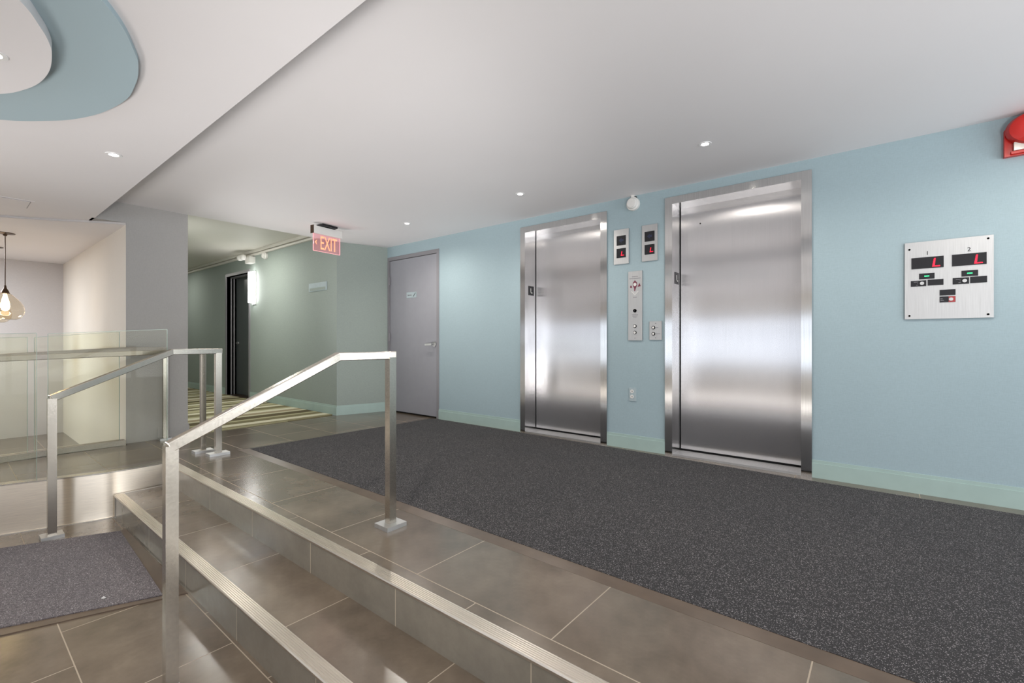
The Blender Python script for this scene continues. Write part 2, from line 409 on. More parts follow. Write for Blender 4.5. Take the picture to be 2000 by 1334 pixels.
# floors: landing, steps, lobby
XF = [(0.257, -4.76), (0.52, -4.67), (0.80, -4.575), (1.176, -4.60)]   # fascia plan (y,x)
bm = BM(); box(bm, -4.575, XR, YN2, YN1+0.02, LOW, -RISE); struct('floor', bm, M['tile'], 'tiled middle step', 'step')
bm = BM(); box(bm, XA, XR, YBK, YA+.1, LOW-0.1, LOW); struct('floor', bm, M['tile'], 'tiled lower lobby floor', 'floor')
bm = BM(); box(bm, -4.57, XR, YN1-0.001, YN1+0.1, -RISE-0.01, -0.001); struct('floor', bm, M['riser'], 'tiled upper riser', 'step riser')
bm = BM(); box(bm, -4.555, XR, YN2-0.001, YN2+0.1, LOW-0.005, -RISE-0.001); struct('floor', bm, M['riser'], 'tiled lower riser', 'step riser')
for nm, a in (('trim_9', (-4.559, -4.549, YN2-.006, YN2+.003, LOW, -RISE+.003)), ('trim_10', (-4.572, -4.562, YN2, YN1, -RISE, -RISE+.005))):
    bm = BM(); box(bm, *a); struct(nm, bm, M['nosing'], 'thin metal corner bead where the steps meet the fascia', 'trim')
# ribbed metal nosings
def nosing(name, y, z, x0, x1, label):
    bm = BM(); pts = [(y-0.006, z-0.012), (y-0.008, z-0.002), (y-0.005, z+0.0035)]
    n = 6; w = 0.052
    for i in range(n):
        a = y-0.003+w*(i+0.25)/n; b = y-0.003+w*(i+0.75)/n
        pts += [(a-.0012, z+0.0035), (a, z+0.0012), (b-.0012, z+0.0012), (b, z+0.0035)]
    pts += [(y+w, z+0.0035), (y+w, z-0.004), (y, z-0.004), (y, z-0.012)]
    a = [bm.verts.new((x0, p[0], p[1])) for p in pts]; b = [bm.verts.new((x1, p[0], p[1])) for p in pts]
    for i in range(len(pts)): j = (i+1) % len(pts); bm.faces.new((a[i], a[j], b[j], b[i]))
    bm.faces.new(a); bm.faces.new(b[::-1])
    struct(name, bm, M['nosing'], label, 'stair nosing')
nosing('trim_2', YN1, 0, -4.60, XR, 'ribbed metal nosing on the upper step')
nosing('trim_3', YN2, -RISE, -4.575, XR, 'ribbed metal nosing on the lower step')
# baseboards
def baseb(name, pts, mat, h=0.13, t=0.012, label=None):
    bm = BM()
    for (x0, y0, x1, y1, nx, ny) in pts:
        xa, xb = sorted((x0, x1)); ya, yb = sorted((y0, y1))
        for tt, za, zb in ((t, 0, h-0.022), (t*0.55, h-0.022, h)):
            box(bm, xa+min(0, nx*tt), xb+max(0, nx*tt), ya+min(0, ny*tt), yb+max(0, ny*tt), za, zb)
    struct(name, bm, mat, label, 'baseboard')
baseb('baseboard_back', [(D1[1], YW, E1[0], YW, 0, -1), (E1[1], YW, E2[0], YW, 0, -1), (E2[1], YW, XR, YW, 0, -1)], M['base'], label='pale green baseboard under the blue wall')
bm = BM()
for tt, za, zb in ((0.012, 0, 0.108), (0.0066, 0.108, 0.13)): bar(bm, (XB+tt/2, YCR-tt, (za+zb)/2), (XB+0.196+tt/2, YW, (za+zb)/2), tt, zb-za)
struct('baseboard_left', bm, M['base'], 'green baseboard beside the stair door', 'baseboard')
baseb('baseboard_corridor', [(DX1+0.05, YCR, XB+0.012, YCR, 0, -1), (XC, YCR, DX0-0.05, YCR, 0, -1)], M['base'])
baseb('baseboard_pier', [(XB, YA+0.25, XB, YCL, 1, 0), (XB-0.18, YCL, XB+0.012, YCL, 0, 1)], M['grey'], h=0.13, t=0.012)
# steel fascia of the walkway and its top lip
ctrl = [(-3.0, -5.05), (-1.2, -5.0), (-0.4, -4.93), (0.0, -4.85)] + XF
bm = BM(); fine = []
for (ya, xa), (yb, xb) in zip(ctrl, ctrl[1:]):
    n = 6
    for k in range(n): fine.append((ya+(yb-ya)*k/n, xa+(xb-xa)*k/n))
fine.append(ctrl[-1])
for _ in range(6): fine = [fine[0]]+[(fine[i][0], (fine[i-1][1]+fine[i][1]*2+fine[i+1][1])/4) for i in range(1, len(fine)-1)]+[fine[-1]]
bm = BM(); poly(bm, [(-4.585, YN1), (XR, YN1), (XR, YW+0.28), (XB, YW+0.28), (XB, YA), (-5.69, YA), (-5.66, 0.3), (-5.4, -3)]+[(x-0.02, y) for y, x in fine], -0.12, 0.0)
struct('floor', bm, M['tile'], 'brown grey tiled floor of the lift landing', 'floor')
bm = BM()
def strip(bm, line, z0, z1, t0, t1):
    prev = None
    for y, x in line:
        cur = [bm.verts.new((x+t, y, z)) for t, z in ((t0, z0), (t1, z0), (t1, z1), (t0, z1))]
        if prev:
            for i in range(4): j = (i+1) % 4; bm.faces.new((prev[i], prev[j], cur[j], cur[i]))
        else: bm.faces.new(cur)
        prev = cur
    bm.faces.new(prev[::-1])
strip(bm, fine, LOW+0.004, 0.0, -0.02, 0.0)
struct('trim_4', bm, M['steel_panel'], 'brushed stainless steel fascia along the raised walkway', 'fascia', uvh=(2, 1), smooth=True)
bm = BM(); strip(bm, fine, 0.0, 0.010, -0.075, 0.004); struct('trim_5', bm, M['steel_rail'], 'steel lip on top of the walkway fascia', 'trim', smooth=True)
bm = BM(); strip(bm, fine, LOW, LOW+0.006, -0.004, 0.008); struct('trim_6', bm, M['nosing'], 'thin metal bead at the foot of the fascia', 'trim')
# far curb
cl = [(-3.0, -5.40), (0.0, -5.64), (0.306, -5.665), (0.7, -5.70), (1.12, -5.70)]
bm = BM(); strip(bm, cl, 0.0, 0.050, -0.09, 0.0); struct('trim_7', bm, M['steel_dark'], 'low metal curb on the far side of the walkway', 'curb')
bm = BM(); strip(bm, [(y, x-0.09) for y, x in cl], LOW, 0.05, -0.01, 0.0); struct('trim_8', bm, M['white'])
# unseen rest of the lobby: window wall behind the camera and at the right
def window_wall(name, axis, pos, a0, a1, z0, z1, sill, head, n):
    bm = BM(); wall_holes(bm, axis, pos, -0.15 if axis == 'Y' else 0.15, a0, a1, z0, z1, [(a0+0.4, a1-0.4, sill, head)])
    struct('wall_front' if axis == 'Y' else 'wall_right', bm, M['white'])
    w = (a1-a0-0.8)/n
    fr = BM()
    for i in range(n+1):
        c = a0+0.4+w*i
        if axis == 'Y': box(fr, c-0.03, c+0.03, pos-0.1, pos-0.02, sill, head)
        else: box(fr, pos+0.02, pos+0.1, c-0.03, c+0.03, sill, head)
    for z in (sill+0.03, sill+0.92, head-0.03):
        if axis == 'Y': box(fr, a0+0.4, a1-0.4, pos-0.09, pos-0.03, z-0.03, z+0.03)
        else: box(fr, pos+0.03, pos+0.09, a0+0.4, a1-0.4, z-0.03, z+0.03)
    o = struct(name, fr, M['doorframe'])
window_wall('window_1', 'Y', YBK, XA, XR, LOW, HS, 0.28, 1.66, 8)
window_wall('window_2', 'X', XR, YBK, YN2-.02, LOW, HS, -0.12, 1.98, 4)
bm = BM(); box(bm, XR, XR+0.15, YN2-.02, YW+0.3, LOW, H); struct('wall_right', bm, M['blue'])
bm = BM(); box(bm, XR, XR+0.15, YBK, YN2-.02, HS, H+.2); struct('wall_right', bm, M['ceil'])

# dropped feature discs in the soffit
def spline(pts, n=8):
    out = []; N = len(pts)
    for i in range(N):
        p0, p1, p2, p3 = [Vector(pts[(i+k-1) % N]) for k in range(4)]
        for k in range(n):
            t = k/n
            out.append(tuple(0.5*((2*p1)+(-p0+p2)*t+(2*p0-5*p1+4*p2-p3)*t*t+(-p0+3*p1-3*p2+p3)*t**3)))
    return out
outer = [(-2.034, .339), (-2.296, .478), (-2.457, .525), (-2.62, .545), (-2.79, .548), (-3.029, .505), (-3.214, .437), (-3.346, .358), (-3.535, .191), (-3.75, -.15), (-3.8, -.6), (-3.5, -1.1), (-2.8, -1.35), (-2.0, -1.2), (-1.45, -.7), (-1.5, -.1)]
inner = [(-2.158, .152), (-2.305, .221), (-2.40, .252), (-2.48, .267), (-2.627, .277), (-2.776, .266), (-2.913, .232), (-3.056, .165), (-3.25, .0), (-3.35, -.35), (-3.15, -.75), (-2.7, -.95), (-2.2, -.8), (-1.9, -.4), (-1.95, -.02)]
bm = BM(); poly(bm, spline(outer), HS-0.022, HS+0.002); struct('ceiling', bm, M['blueceil'], 'pale blue oval ceiling feature', 'ceiling feature')
bm = BM(); poly(bm, spline(inner), HS-0.062, HS-0.020); struct('ceiling', bm, M['ceil'], 'white inner oval of the ceiling feature', 'ceiling feature')
# ceiling access hatch
t_ = thing('access_hatch', 'flush rectangular access hatch in the white soffit at the far left', 'access hatch', (-5.67, 0.40, HS))
bm = BM(); box(bm, -5.83, -5.49, 0.10, 0.49, HS-0.0025, HS+0.004); obj('hatch_frame', bm, M['ceil'], t_)
bm = BM(); box(bm, -5.812, -5.508, 0.118, 0.472, HS-0.0030, HS-0.0026); obj('reveal', bm, M['doorframe'], t_)
bm = BM(); box(bm, -5.806, -5.514, 0.124, 0.466, HS-0.0050, HS-0.0031); obj('hatch_panel', bm, M['ceil'], t_)

# ================================================================== LIFTS
def lift(x0, x1, top, lab):
    t = thing('elevator_entrance', lab, 'elevator', ((x0+x1)/2, YW, 0), None)
    fw = 0.062; f0, f1 = YW-0.012, YW+0.20; ix0, ix1, it = x0+fw+.003, x1-fw-.006, top-0.062
    for a, b in ((x0, ix0), (ix1, x1)):
        bm = BM(); box(bm, a, b, f0, f1, 0, it); obj('jamb', bm, M['steel_frame'], t, uvh=(0, 2), bev=0.0015, seg=1)
    bm = BM(); box(bm, x0, x1, f0, f1, it, top); obj('header', bm, M['steel_frame'], t, uvh=(2, 0), bev=0.0015, seg=1)
    # door leaf: one wide panel, slightly bowed sheet
    yd = YW+0.19
    bm = BM(); nx, nz = 24, 40; zb, zt = 0.030, it+0.02; xa, xb = ix0+0.008, ix1+0.004
    g = [[bm.verts.new((xa+(xb-xa)*i/nx, yd-0.0016*math.sin(PI*i/nx)*math.sin(PI*j/nz), zb+(zt-zb)*j/nz)) for i in range(nx+1)] for j in range(nz+1)]
    for j in range(nz):
        for i in range(nx): bm.faces.new((g[j][i], g[j][i+1], g[j+1][i+1], g[j+1][i]))
    geom = bmesh.ops.extrude_face_region(bm, geom=bm.faces[:]); vs = [v for v in geom['geom'] if isinstance(v, bmesh.types.BMVert)]
    bmesh.ops.translate(bm, verts=vs, vec=(0, 0.03, 0))
    obj('door_panel', bm, M['steel_door'], t, uvh=(0, 2), smooth=True)
    bm = BM(); cyl(bm, (xb-0.06 if x0 < -2 else xa+0.17, yd-0.001, it-0.16), 0.006, 0.004, 'Y', 12); obj('keyhole', bm, M['dark'], t)
    bm = BM(); box(bm, ix0-.03, ix1+.03, yd+0.032, yd+0.10, 0.001, top-.01); obj('shaft_gap', bm, M['dark'], t)
    bm = BM(); box(bm, ix0, ix1, YW-0.012, yd-0.012, 0.0, 0.016); obj('sill', bm, M['steel_plate'], t, bev=0.001, seg=1)
    bm = BM(); box(bm, ix0, ix1, yd-0.02, yd+0.02, 0.0, 0.007); obj('sill_groove', bm, M['nosing'], t)
    # black floor marker on the left return
    zc = 1.565; ya, yb = YW+0.052, YW+0.148
    bm = BM(); box(bm, ix0-0.002, ix0+0.004, ya, yb, zc-0.052, zc+0.052); pl = obj('floor_marker', bm, M['black'], t)
    bm = BM(); xx = ix0+0.0045
    box(bm, xx-.001, xx+0.001, ya+0.034, ya+0.043, zc-0.028, zc+0.028); box(bm, xx-.001, xx+0.001, ya+0.034, ya+0.066, zc-0.028, zc-0.018)
    obj('letter', bm, M['whitep'], pl)
    return t
lift(*E1, 'left brushed steel lift entrance nearer the grey stair door')
lift(*E2, 'right brushed steel lift entrance nearer the status panel')

# ================================================================== STAIR DOOR
t = thing('door_1', 'grey stair door with lever handle at the left end of the blue wall', 'door', ((D1[0]+D1[1])/2, YW, 0)); t['kind'] = 'structure'
fw = 0.05
bm = BM(); box(bm, D1[0], D1[0]+fw-0.01, YW-0.006, YW+0.12, 0, D1[2]-fw); box(bm, D1[1]-fw+.004, D1[1], YW-0.006, YW+0.12, 0, D1[2]-fw); box(bm, D1[0], D1[1], YW-0.006, YW+0.12, D1[2]-fw, D1[2])
obj('door_frame', bm, M['doorframe'], t)
bm = BM(); box(bm, D1[0]+fw+.002, D1[1]-fw-0.0, YW+0.005, YW+0.05, 0.022, D1[2]-fw-0.006); obj('door_leaf', bm, M['door'], t, bev=0.002)
bm = BM(); box(bm, D1[0]+.02, D1[1]-.02, YW+0.052, YW+0.12, 0.0, D1[2]-.02); obj('door_rebate', bm, M['dark'], t)
for z in (0.25, 1.06, 1.86):
    bm = BM(); cyl(bm, (D1[0]+fw-.006, YW-0.012, z), 0.009, 0.12, 'Z', 12); box(bm, D1[0]+fw-.03, D1[0]+fw+.02, YW-0.009, YW-0.005, z-.055, z+.055); obj('hinge', bm, M['doorframe'], t)
bm = BM(); cyl(bm, (-4.578, YW-0.002, 0.965), 0.034, 0.014, 'Y', 28); cyl(bm, (-4.578, YW-0.03, 0.965), 0.011, 0.06, 'Y', 16)
bar(bm, (-4.57, YW-0.055, 0.965), (-4.70, YW-0.055, 0.958), 0.016, 0.026); obj('door_handle', bm, M['steel_plate'], t, bev=0.003)
bm = BM(); box(bm, -5.150, -4.945, YW-0.0, YW+0.006, 1.598, 1.676); sg = obj('door_sign', bm, M['plate'], t); sg['label'] = 'small pale sign with a stair symbol'
bm = BM(); text_bm(bm, 'Stairway', 0.026, wallT(-5.084, YW-0.001, 1.637)); obj('sign_text', bm, M['greyprint'], sg)
bm = BM(); bar(bm, (-5.005, YW-0.001, 1.612), (-4.962, YW-0.001, 1.662), 0.002, 0.008, (0, 0, 1)); obj('stair_symbol', bm, M['black'], sg)

# ================================================================== CORRIDOR DOOR
t = thing('door_2', 'dark corridor door set in a deep grey frame', 'door', ((DX0+DX1)/2, YCR, 0)); t['kind'] = 'structure'
bm = BM()
for a, b in ((DX0-0.05, DX0+0.0), (DX1, DX1+0.05)): box(bm, a, b, YCR-0.012, YCR+0.20, 0, DZ)
box(bm, DX0-0.05, DX1+0.05, YCR-0.012, YCR+0.20, DZ, DZ+0.05)
for yy in (0.06, 0.11): box(bm, DX0, DX0+0.012, YCR+yy, YCR+yy+0.02, 0, DZ)
box(bm, DX0, DX1, YCR+0.06, YCR+0.13, DZ-0.02, DZ)
obj('door_frame', bm, M['doorframe'], t)
bm = BM(); box(bm, DX0, DX1, YCR+0.16, YCR+0.20, 0.01, DZ); dl = obj('door_leaf', bm, M['darkdoor'], t)
bm = BM(); cyl(bm, (DX0+0.09, YCR+0.15, 0.97), 0.025, 0.02, 'Y', 16); bar(bm, (DX0+0.09, YCR+0.125, 0.97), (DX0+0.2, YCR+0.125, 0.97), 0.015, 0.02); obj('door_handle', bm, M['steel_plate'], t)
bm = BM(); box(bm, DX0, DX1, YCR-0.02, YCR+0.2, 0, 0.008); obj('threshold', bm, M['bronze'], t)

# ================================================================== LIFT-WALL FITTINGS (all face -Y)
def screw(bm, x, z, r=0.006, y=YW-0.013): cyl(bm, (x, y, z), r, 0.003, 'Y', 12)
def lantern(x0, x1, lab, seg_dx):
    z0, z1 = 1.730, 2.057
    t = thing('hall_lantern', lab, 'elevator indicator', ((x0+x1)/2, YW, z0), None)
    bm = BM(); box(bm, x0, x1, YW-0.012, YW, z0, z1); obj('face_plate', bm, M['steel_plate'], t, bev=0.002)
    cx = (x0+x1)/2; hw = 0.0465
    bm = BM(); box(bm, cx-hw, cx+hw, YW-0.014, YW-0.010, 1.907, 1.997); up = obj('arrow_display', bm, M['black'], t)
    bm = BM(); polyY(bm, [(cx-.025, 1.953), (cx+.005, 1.978), (cx+.005, 1.963), (cx+.025, 1.963), (cx+.025, 1.943), (cx+.005, 1.943), (cx+.005, 1.928)], YW-0.0147, YW-0.0138); obj('arrow', bm, plain('unlit_arrow', srgb(34, 40, 64), 0.3), up)
    bm = BM(); box(bm, cx-hw, cx+hw, YW-0.014, YW-0.010, 1.789, 1.878); dn = obj('floor_display', bm, M['black'], t)
    bm = BM(); lx = cx+seg_dx; polyY(bm, [(lx-.004, 1.849), (lx+.002, 1.849), (lx-.004, 1.815), (lx+.020, 1.815), (lx+.020, 1.808), (lx-.012, 1.808)], YW-0.0155, YW-0.0142); obj('digit', bm, M['redled'], dn)
lantern(-2.019, -1.868, 'steel floor indicator nearer the left lift with a red L', 0.010)
lantern(-1.739, -1.593, 'steel floor indicator nearer the right lift with a red L', 0.014)

t = thing('call_station', 'tall narrow steel lift call panel with burgundy fire symbol', 'call panel', (-1.805, YW, 1.01))
bm = BM(); box(bm, -1.873, -1.737, YW-0.010, YW, 1.010, 1.650); obj('face_plate', bm, M['steel_plate'], t, bev=0.0015)
bm = BM(); y = YW-0.0105; cx = -1.807
polyY(bm, [(cx, 1.566), (cx+.020, 1.543), (cx+.022, 1.52), (cx+.008, 1.492), (cx+.002, 1.466), (cx-.006, 1.466), (cx-.008, 1.492), (cx-.022, 1.52), (cx-.020, 1.543)], y-.001, y)
polyY(bm, [(cx-.048, 1.506), (cx-.040, 1.522), (cx-.028, 1.507), (cx-.032, 1.497), (cx-.044, 1.498)], y-.001, y)
polyY(bm, [(cx+.026, 1.503), (cx+.044, 1.538), (cx+.056, 1.508)], y-.001, y)
sy = obj('fire_symbol', bm, M['marker'], t)
bm = BM(); cyl(bm, (cx, y-.0015, 1.527), 0.0155, 0.001, 'Y', 24); obj('symbol_centre', bm, M['whitep'], sy)
bm = BM()
bar(bm, (cx-.033, y-.0005, 1.465), (cx, y-.0005, 1.430), 0.001, 0.007); bar(bm, (cx+.033, y-.0005, 1.465), (cx, y-.0005, 1.430), 0.001, 0.007)
bar(bm, (cx-.02, y-.0005, 1.465), (cx, y-.0005, 1.444), 0.001, 0.003); bar(bm, (cx+.02, y-.0005, 1.465), (cx, y-.0005, 1.444), 0.001, 0.003)
obj('chevron', bm, M['whitep'], t)
bm = BM()
bm.free()
for zz, w in ((1.600, 0.030), (1.583, 0.056), (1.409, 0.018), (1.248, .03), (1.236, .026), (1.224, .016)):
    bm = BM(); box(bm, cx-w, cx+w, y-.0006, y, zz-.0022, zz+.0022); obj('printed_line', bm, M['greyprint'], t)
for zz, nm in ((1.284, 'key_switch'), (1.142, 'call_button'), (1.082, 'call_button')):
    bm = BM(); cyl(bm, (cx, YW-0.013, zz), 0.016, 0.008, 'Y', 28); ring = obj(nm, bm, M['steel_frame'], t)
    bm = BM(); cyl(bm, (cx, YW-0.018, zz), 0.0115 if nm != 'key_switch' else .006, 0.004, 'Y', 24); obj('button_face' if nm != 'key_switch' else 'key_slot', bm, M['whitep'] if nm != 'key_switch' else M['black'], ring)
bm = BM(); screw(bm, cx, 1.032, .004, YW-0.011); obj('screw', bm, M['greyprint'], t)

t = thing('key_switch_plate', 'small square steel plate with two key switches beside the right lift', 'switch plate', (-1.612, YW, 1.014))
bm = BM(); box(bm, -1.669, -1.556, YW-0.008, YW, 1.014, 1.182); obj('face_plate', bm, M['steel_plate'], t, bev=0.0015)
for zz in (1.125, 1.069):
    bm = BM(); cyl(bm, (-1.631, YW-0.012, zz), 0.0155, 0.008, 'Y', 28); k = obj('key_switch', bm, M['steel_frame'], t)
    bm = BM(); cyl(bm, (-1.631, YW-0.0165, zz), 0.010, 0.002, 'Y', 20); obj('key_cylinder', bm, M['whitep'], k)
bm = BM(); box(bm, -1.610, -1.588, YW-.0087, YW-.008, 1.123, 1.127); obj('printed_line', bm, M['greyprint'], t)
bm = BM(); box(bm, -1.610, -1.570, YW-.0087, YW-.008, 1.067, 1.071); obj('printed_line', bm, M['greyprint'], t)
for zz in (1.163, 1.033):
    bm = BM(); screw(bm, -1.612, zz, .004, YW-.009); obj('screw', bm, M['greyprint'], t)

t = thing('wall_outlet', 'pale duplex power outlet low between the two lifts', 'outlet', (-1.832, YW, 0.448))
bm = BM(); box(bm, -1.867, -1.797, YW-0.006, YW, 0.448, 0.570); obj('cover_plate', bm, M['plate'], t, bev=0.003)
for zz in (0.537, 0.488):
    bm = BM(); cyl(bm, (-1.838, YW-0.007, zz), 0.017, 0.004, 'Y', 20); r_ = obj('receptacle', bm, M['whitep'], t)
    bm = BM(); box(bm, -1.845, -1.842, YW-.0098, YW-.009, zz-.005, zz+.006); box(bm, -1.834, -1.831, YW-.0098, YW-.009, zz-.005, zz+.006); obj('slot', bm, M['dark'], r_)

# round sounder by the ceiling
def sounder(cx, cy, cz, R, lab, facing=-1, hang=H):
    t = thing('alarm_sounder', lab, 'fire alarm speaker', (cx, cy, cz))
    bm = BM(); lathe(bm, (cx, cy, cz), [(R*.98, 0), (R, facing*0.018), (R*.98, facing*0.030), (R*.80, facing*0.036), (R*.80, facing*0.046), (R*.74, facing*0.056), (R*.70, facing*.058)], 40, 'Y')
    obj('housing', bm, M['whitep'], t, smooth=True)
    bm = BM(); lathe(bm, (cx, cy+facing*.0585, cz), [(R*.68, 0), (R*.64, facing*0.006), (0.0001, facing*0.008)], 36, 'Y'); obj('grille', bm, M['whitep'], t, smooth=True)
    bm = BM(); box(bm, cx-0.014, cx+0.012, cy+facing*0.030 if facing < 0 else cy, cy if facing < 0 else cy+.03, cz+R*.9, hang); obj('bracket', bm, M['whitep'], t)
    bm = BM(); box(bm, cx+0.013, cx+0.030, cy-0.020, cy, cz+R*.9, hang-.012); obj('cable_box', bm, M['dark'], t)
sounder(-1.822, YW, 2.272, 0.062, 'round white sounder high on the blue wall between the lifts')

# red horn strobe (cut by the right edge of the photograph)
t = thing('fire_alarm', 'red fire alarm horn and strobe high on the blue wall', 'fire alarm', (0.69, YW, 2.105))
fx0, fx1, fz0, fz1 = 0.549, 0.80, 2.105, 2.265
bm = BM(); box(bm, fx0, fx1, YW-0.035, YW, fz0, fz1); obj('back_box', bm, M['red'], t, bev=0.006)
bm = BM(); lathe(bm, (0.682, YW-0.034, 2.245), [(0.130, 0), (0.134, -0.02), (0.120, -0.048), (0.085, -0.062), (0.050, -0.054), (0.042, -0.03), (0.0001, -0.03)], 48, 'Y')
for v in bm.verts: v.co.z = 2.245+(v.co.z-2.245)*0.75
gong = obj('horn', bm, M['red'], t, smooth=True)
bm = BM(); cyl(bm, (0.682, YW-0.068, 2.245), 0.036, 0.01, 'Y', 24); obj('horn_core', bm, M['bronze'], gong)
bm = BM(); box(bm, 0.585, 0.80, YW-0.062, YW-0.03, 2.128, 2.176); obj('strobe_lens', bm, M['lens'], t, bev=0.006)
bm = BM(); box(bm, 0.575, 0.80, YW-0.052, YW-0.03, 2.112, 2.127); tr = obj('strobe_tray', bm, M['red'], t, bev=0.002)

# lift status panel
t = thing('status_panel', 'large square steel lift status panel with red L displays', 'elevator status panel', (0.30, YW, 1.147))
bm = BM(); px0, px1, pz0, pz1 = 0.094, 0.508, 1.147, 1.652
box(bm, px0, px1, YW-0.010, YW, pz0, pz1); obj('face_plate', bm, M['steel_plate'], t, bev=0.0015)
yp = YW-0.0105
for cx, s in ((0.206, '1'), (0.400, '2')):
    bm = BM(); text_bm(bm, s, 0.036, wallT(cx, yp, 1.574)); obj('numeral', bm, M['black'], t)
for x0, x1 in ((0.128, 0.284), (0.323, 0.477)):
    bm = BM(); box(bm, x0, x1, yp-0.004, yp, 1.476, 1.549); dsp = obj('floor_display', bm, M['black'], t)
    lx = x1-0.045; bm = BM(); polyY(bm, [(lx-.001, 1.538), (lx+.007, 1.538), (lx+.002, 1.490), (lx+.028, 1.490), (lx+.028, 1.483), (lx-.010, 1.483)], yp-.006, yp-.0042); obj('digit', bm, M['redled'], dsp)
def keywin(x0, x1, z0, z1, key=None, redbg=False, green=False, lines=True):
    bm = BM(); box(bm, x0, x1, yp-0.003, yp, z0, z1); w = obj('key_window' if key else 'indicator_window', bm, M['black'], t)
    zc = (z0+z1)/2
    if redbg:
        bm = BM(); box(bm, x0+.042, x1-.001, yp-.0036, yp-.003, z0+.001, z1-.001); obj('red_field', bm, plain('red_field', srgb(170, 60, 60), 0.3), w)
    if key:
        bm = BM(); cyl(bm, (key, yp-.005, zc), 0.0105, 0.005, 'Y', 20); obj('key_cylinder', bm, M['steel_plate'], w)
        bm = BM()
        if redbg:
            for dz, ww in ((.004, .010), (-.006, .016)): box(bm, x0+.004, x0+.004+ww, yp-.0036, yp-.003, zc+dz-.0015, zc+dz+.0015)
        else:
            for dz, ww in ((.010, .022), (0, .004), (-.010, .010)): box(bm, x0+.036-ww, x0+.036, yp-.0036, yp-.003, zc+dz-.0012, zc+dz+.0012)
        obj('printed_lines', bm, M['greyprint'], w)
    if green:
        bm = BM(); box(bm, (x0+x1)/2-.012, (x0+x1)/2+.012, yp-.0042, yp-.003, zc-.0035, zc+.0035); obj('lit_word', bm, M['greenled'], w)
keywin(0.166, 0.241, 1.407, 1.444, green=True); keywin(0.366, 0.440, 1.407, 1.444, green=True)
keywin(0.125, 0.201, 1.361, 1.399, key=0.180); keywin(0.208, 0.283, 1.363, 1.401)
keywin(0.326, 0.400, 1.361, 1.401, key=0.380); keywin(0.405, 0.479, 1.363, 1.403)
keywin(0.265, 0.339, 1.294, 1.331); keywin(0.265, 0.339, 1.250, 1.288, key=0.318, redbg=True)
for x, z in ((px0+.024, pz1-.045), (px1-.024, pz1-.020), (px0+.024, pz0+.022), (px1-.024, pz0+.020)):
    bm = BM(); cyl(bm, (x, yp-.001, z), 0.006, 0.003, 'Y', 14); obj('screw', bm, M['steel_frame'], t)

# ================================================================== EXIT SIGN
t = thing('exit_sign', 'edge lit red EXIT sign hanging from the ceiling by the corridor', 'exit sign', (-5.07, 2.82, 2.35))
A = Vector((-5.05, 2.645, 0)); B = Vector((-5.10, 3.030, 0)); d = (B-A).normalized(); nrm = Vector((d.y, -d.x, 0))   # faces +X
Lg = (B-A).length; mid = (A+B)/2
up = Vector((0, 0, 1))
bm = BM(); obox(bm, mid+Vector((0, 0, 2.274)), d, nrm, up, Lg, 0.05, 0.088); hs = obj('housing', bm, M['whitep'], t, bev=0.003)
bm = BM(); obox(bm, A-d*.002+Vector((0, 0, 2.274)), d, nrm, up, 0.006, 0.054, 0.092); obj('end_cap', bm, M['bronze'], hs)
bm = BM(); obox(bm, mid+Vector((0, 0, 2.337)), d, nrm, up, 0.20, 0.12, 0.026); obj('canopy', bm, M['black'], t, bev=0.003)
pz0, pz1 = 2.035, 2.232; pm = mid-d*0.004
bm = BM(); obox(bm, pm+Vector((0, 0, (pz0+pz1)/2)), d, nrm, up, Lg-0.03, 0.006, pz1-pz0); pn = obj('acrylic_panel', bm, M['acrylic'], t); pn['label'] = 'clear pinkish acrylic panel'
bm = BM()
for a, b in (((-1, pz0), (1, pz0)), ((-1, pz0), (-1, pz1)), ((1, pz0), (1, pz1))):
    pa = pm+d*a[0]*(Lg/2-.015)+up*a[1]; pb = pm+d*b[0]*(Lg/2-.015)+up*b[1]; bar(bm, pa, pb, 0.0075, 0.004, nrm if a[0] == b[0] else up)
obj('lit_edge', bm, emit('exit_edge_glow', (1, 0.45, 0.48, 1), 0.9), pn)
mt = Matrix.Translation(pm+nrm*0.0045+d*0.022+up*2.128) @ Matrix((d, up, nrm)).transposed().to_4x4()
bm = BM(); text_bm(bm, 'EXIT', 0.17, mt @ Matrix.Diagonal((0.66, 1.30, 1, 1)), 0.0008)
obj('exit_letters', bm, M['exitred'], pn)
mt = Matrix.Translation(pm+nrm*0.0045-d*0.150+up*2.135) @ Matrix((d, up, nrm)).transposed().to_4x4()
bm = BM(); vs = [bm.verts.new(mt @ Vector(p)) for p in ((-.012, 0, 0), (.016, .03, 0), (.008, 0, 0), (.016, -.03, 0))]; bm.faces.new((vs[0], vs[2], vs[1])); bm.faces.new((vs[0], vs[3], vs[2]))
bmesh.ops.translate(bm, verts=bm.verts[:], vec=nrm*.001)
obj('arrow', bm, M['exitred'], pn)

# ================================================================== DOWNLIGHTS
def downlight(x, y, z, lab, power=9, r=0.024, name='downlight', spot=2.85):
    t = thing(name, lab, 'ceiling light', (x, y, z), None)
    bm = BM(); lathe(bm, (x, y, z), [(r*1.75, 0), (r*1.7, -0.003), (r*1.05, -0.0035), (r*1.0, 0.0005)], 32); obj('trim_ring', bm, M['whitemetal'], t, smooth=True)
    bm = BM(); cyl(bm, (x, y, z-0.0012), r, 0.0015, 'Z', 24); obj('lamp_lens', bm, M['lamp'], t)
    d = bpy.data.lights.new('spot', 'SPOT'); d.energy = power; d.spot_size = spot; d.spot_blend = 0.8; d.shadow_soft_size = 0.03; d.color = (1, 0.94, 0.86)
    o = bpy.data.objects.new('spot', d); COL.objects.link(o); o.location = (0, 0, -0.02); o.parent = t
downlight(-0.964, 3.286, H, 'small round downlight in front of the right lift', 30)
downlight(-2.605, 3.336, H, 'small round downlight in front of the left lift', 30)
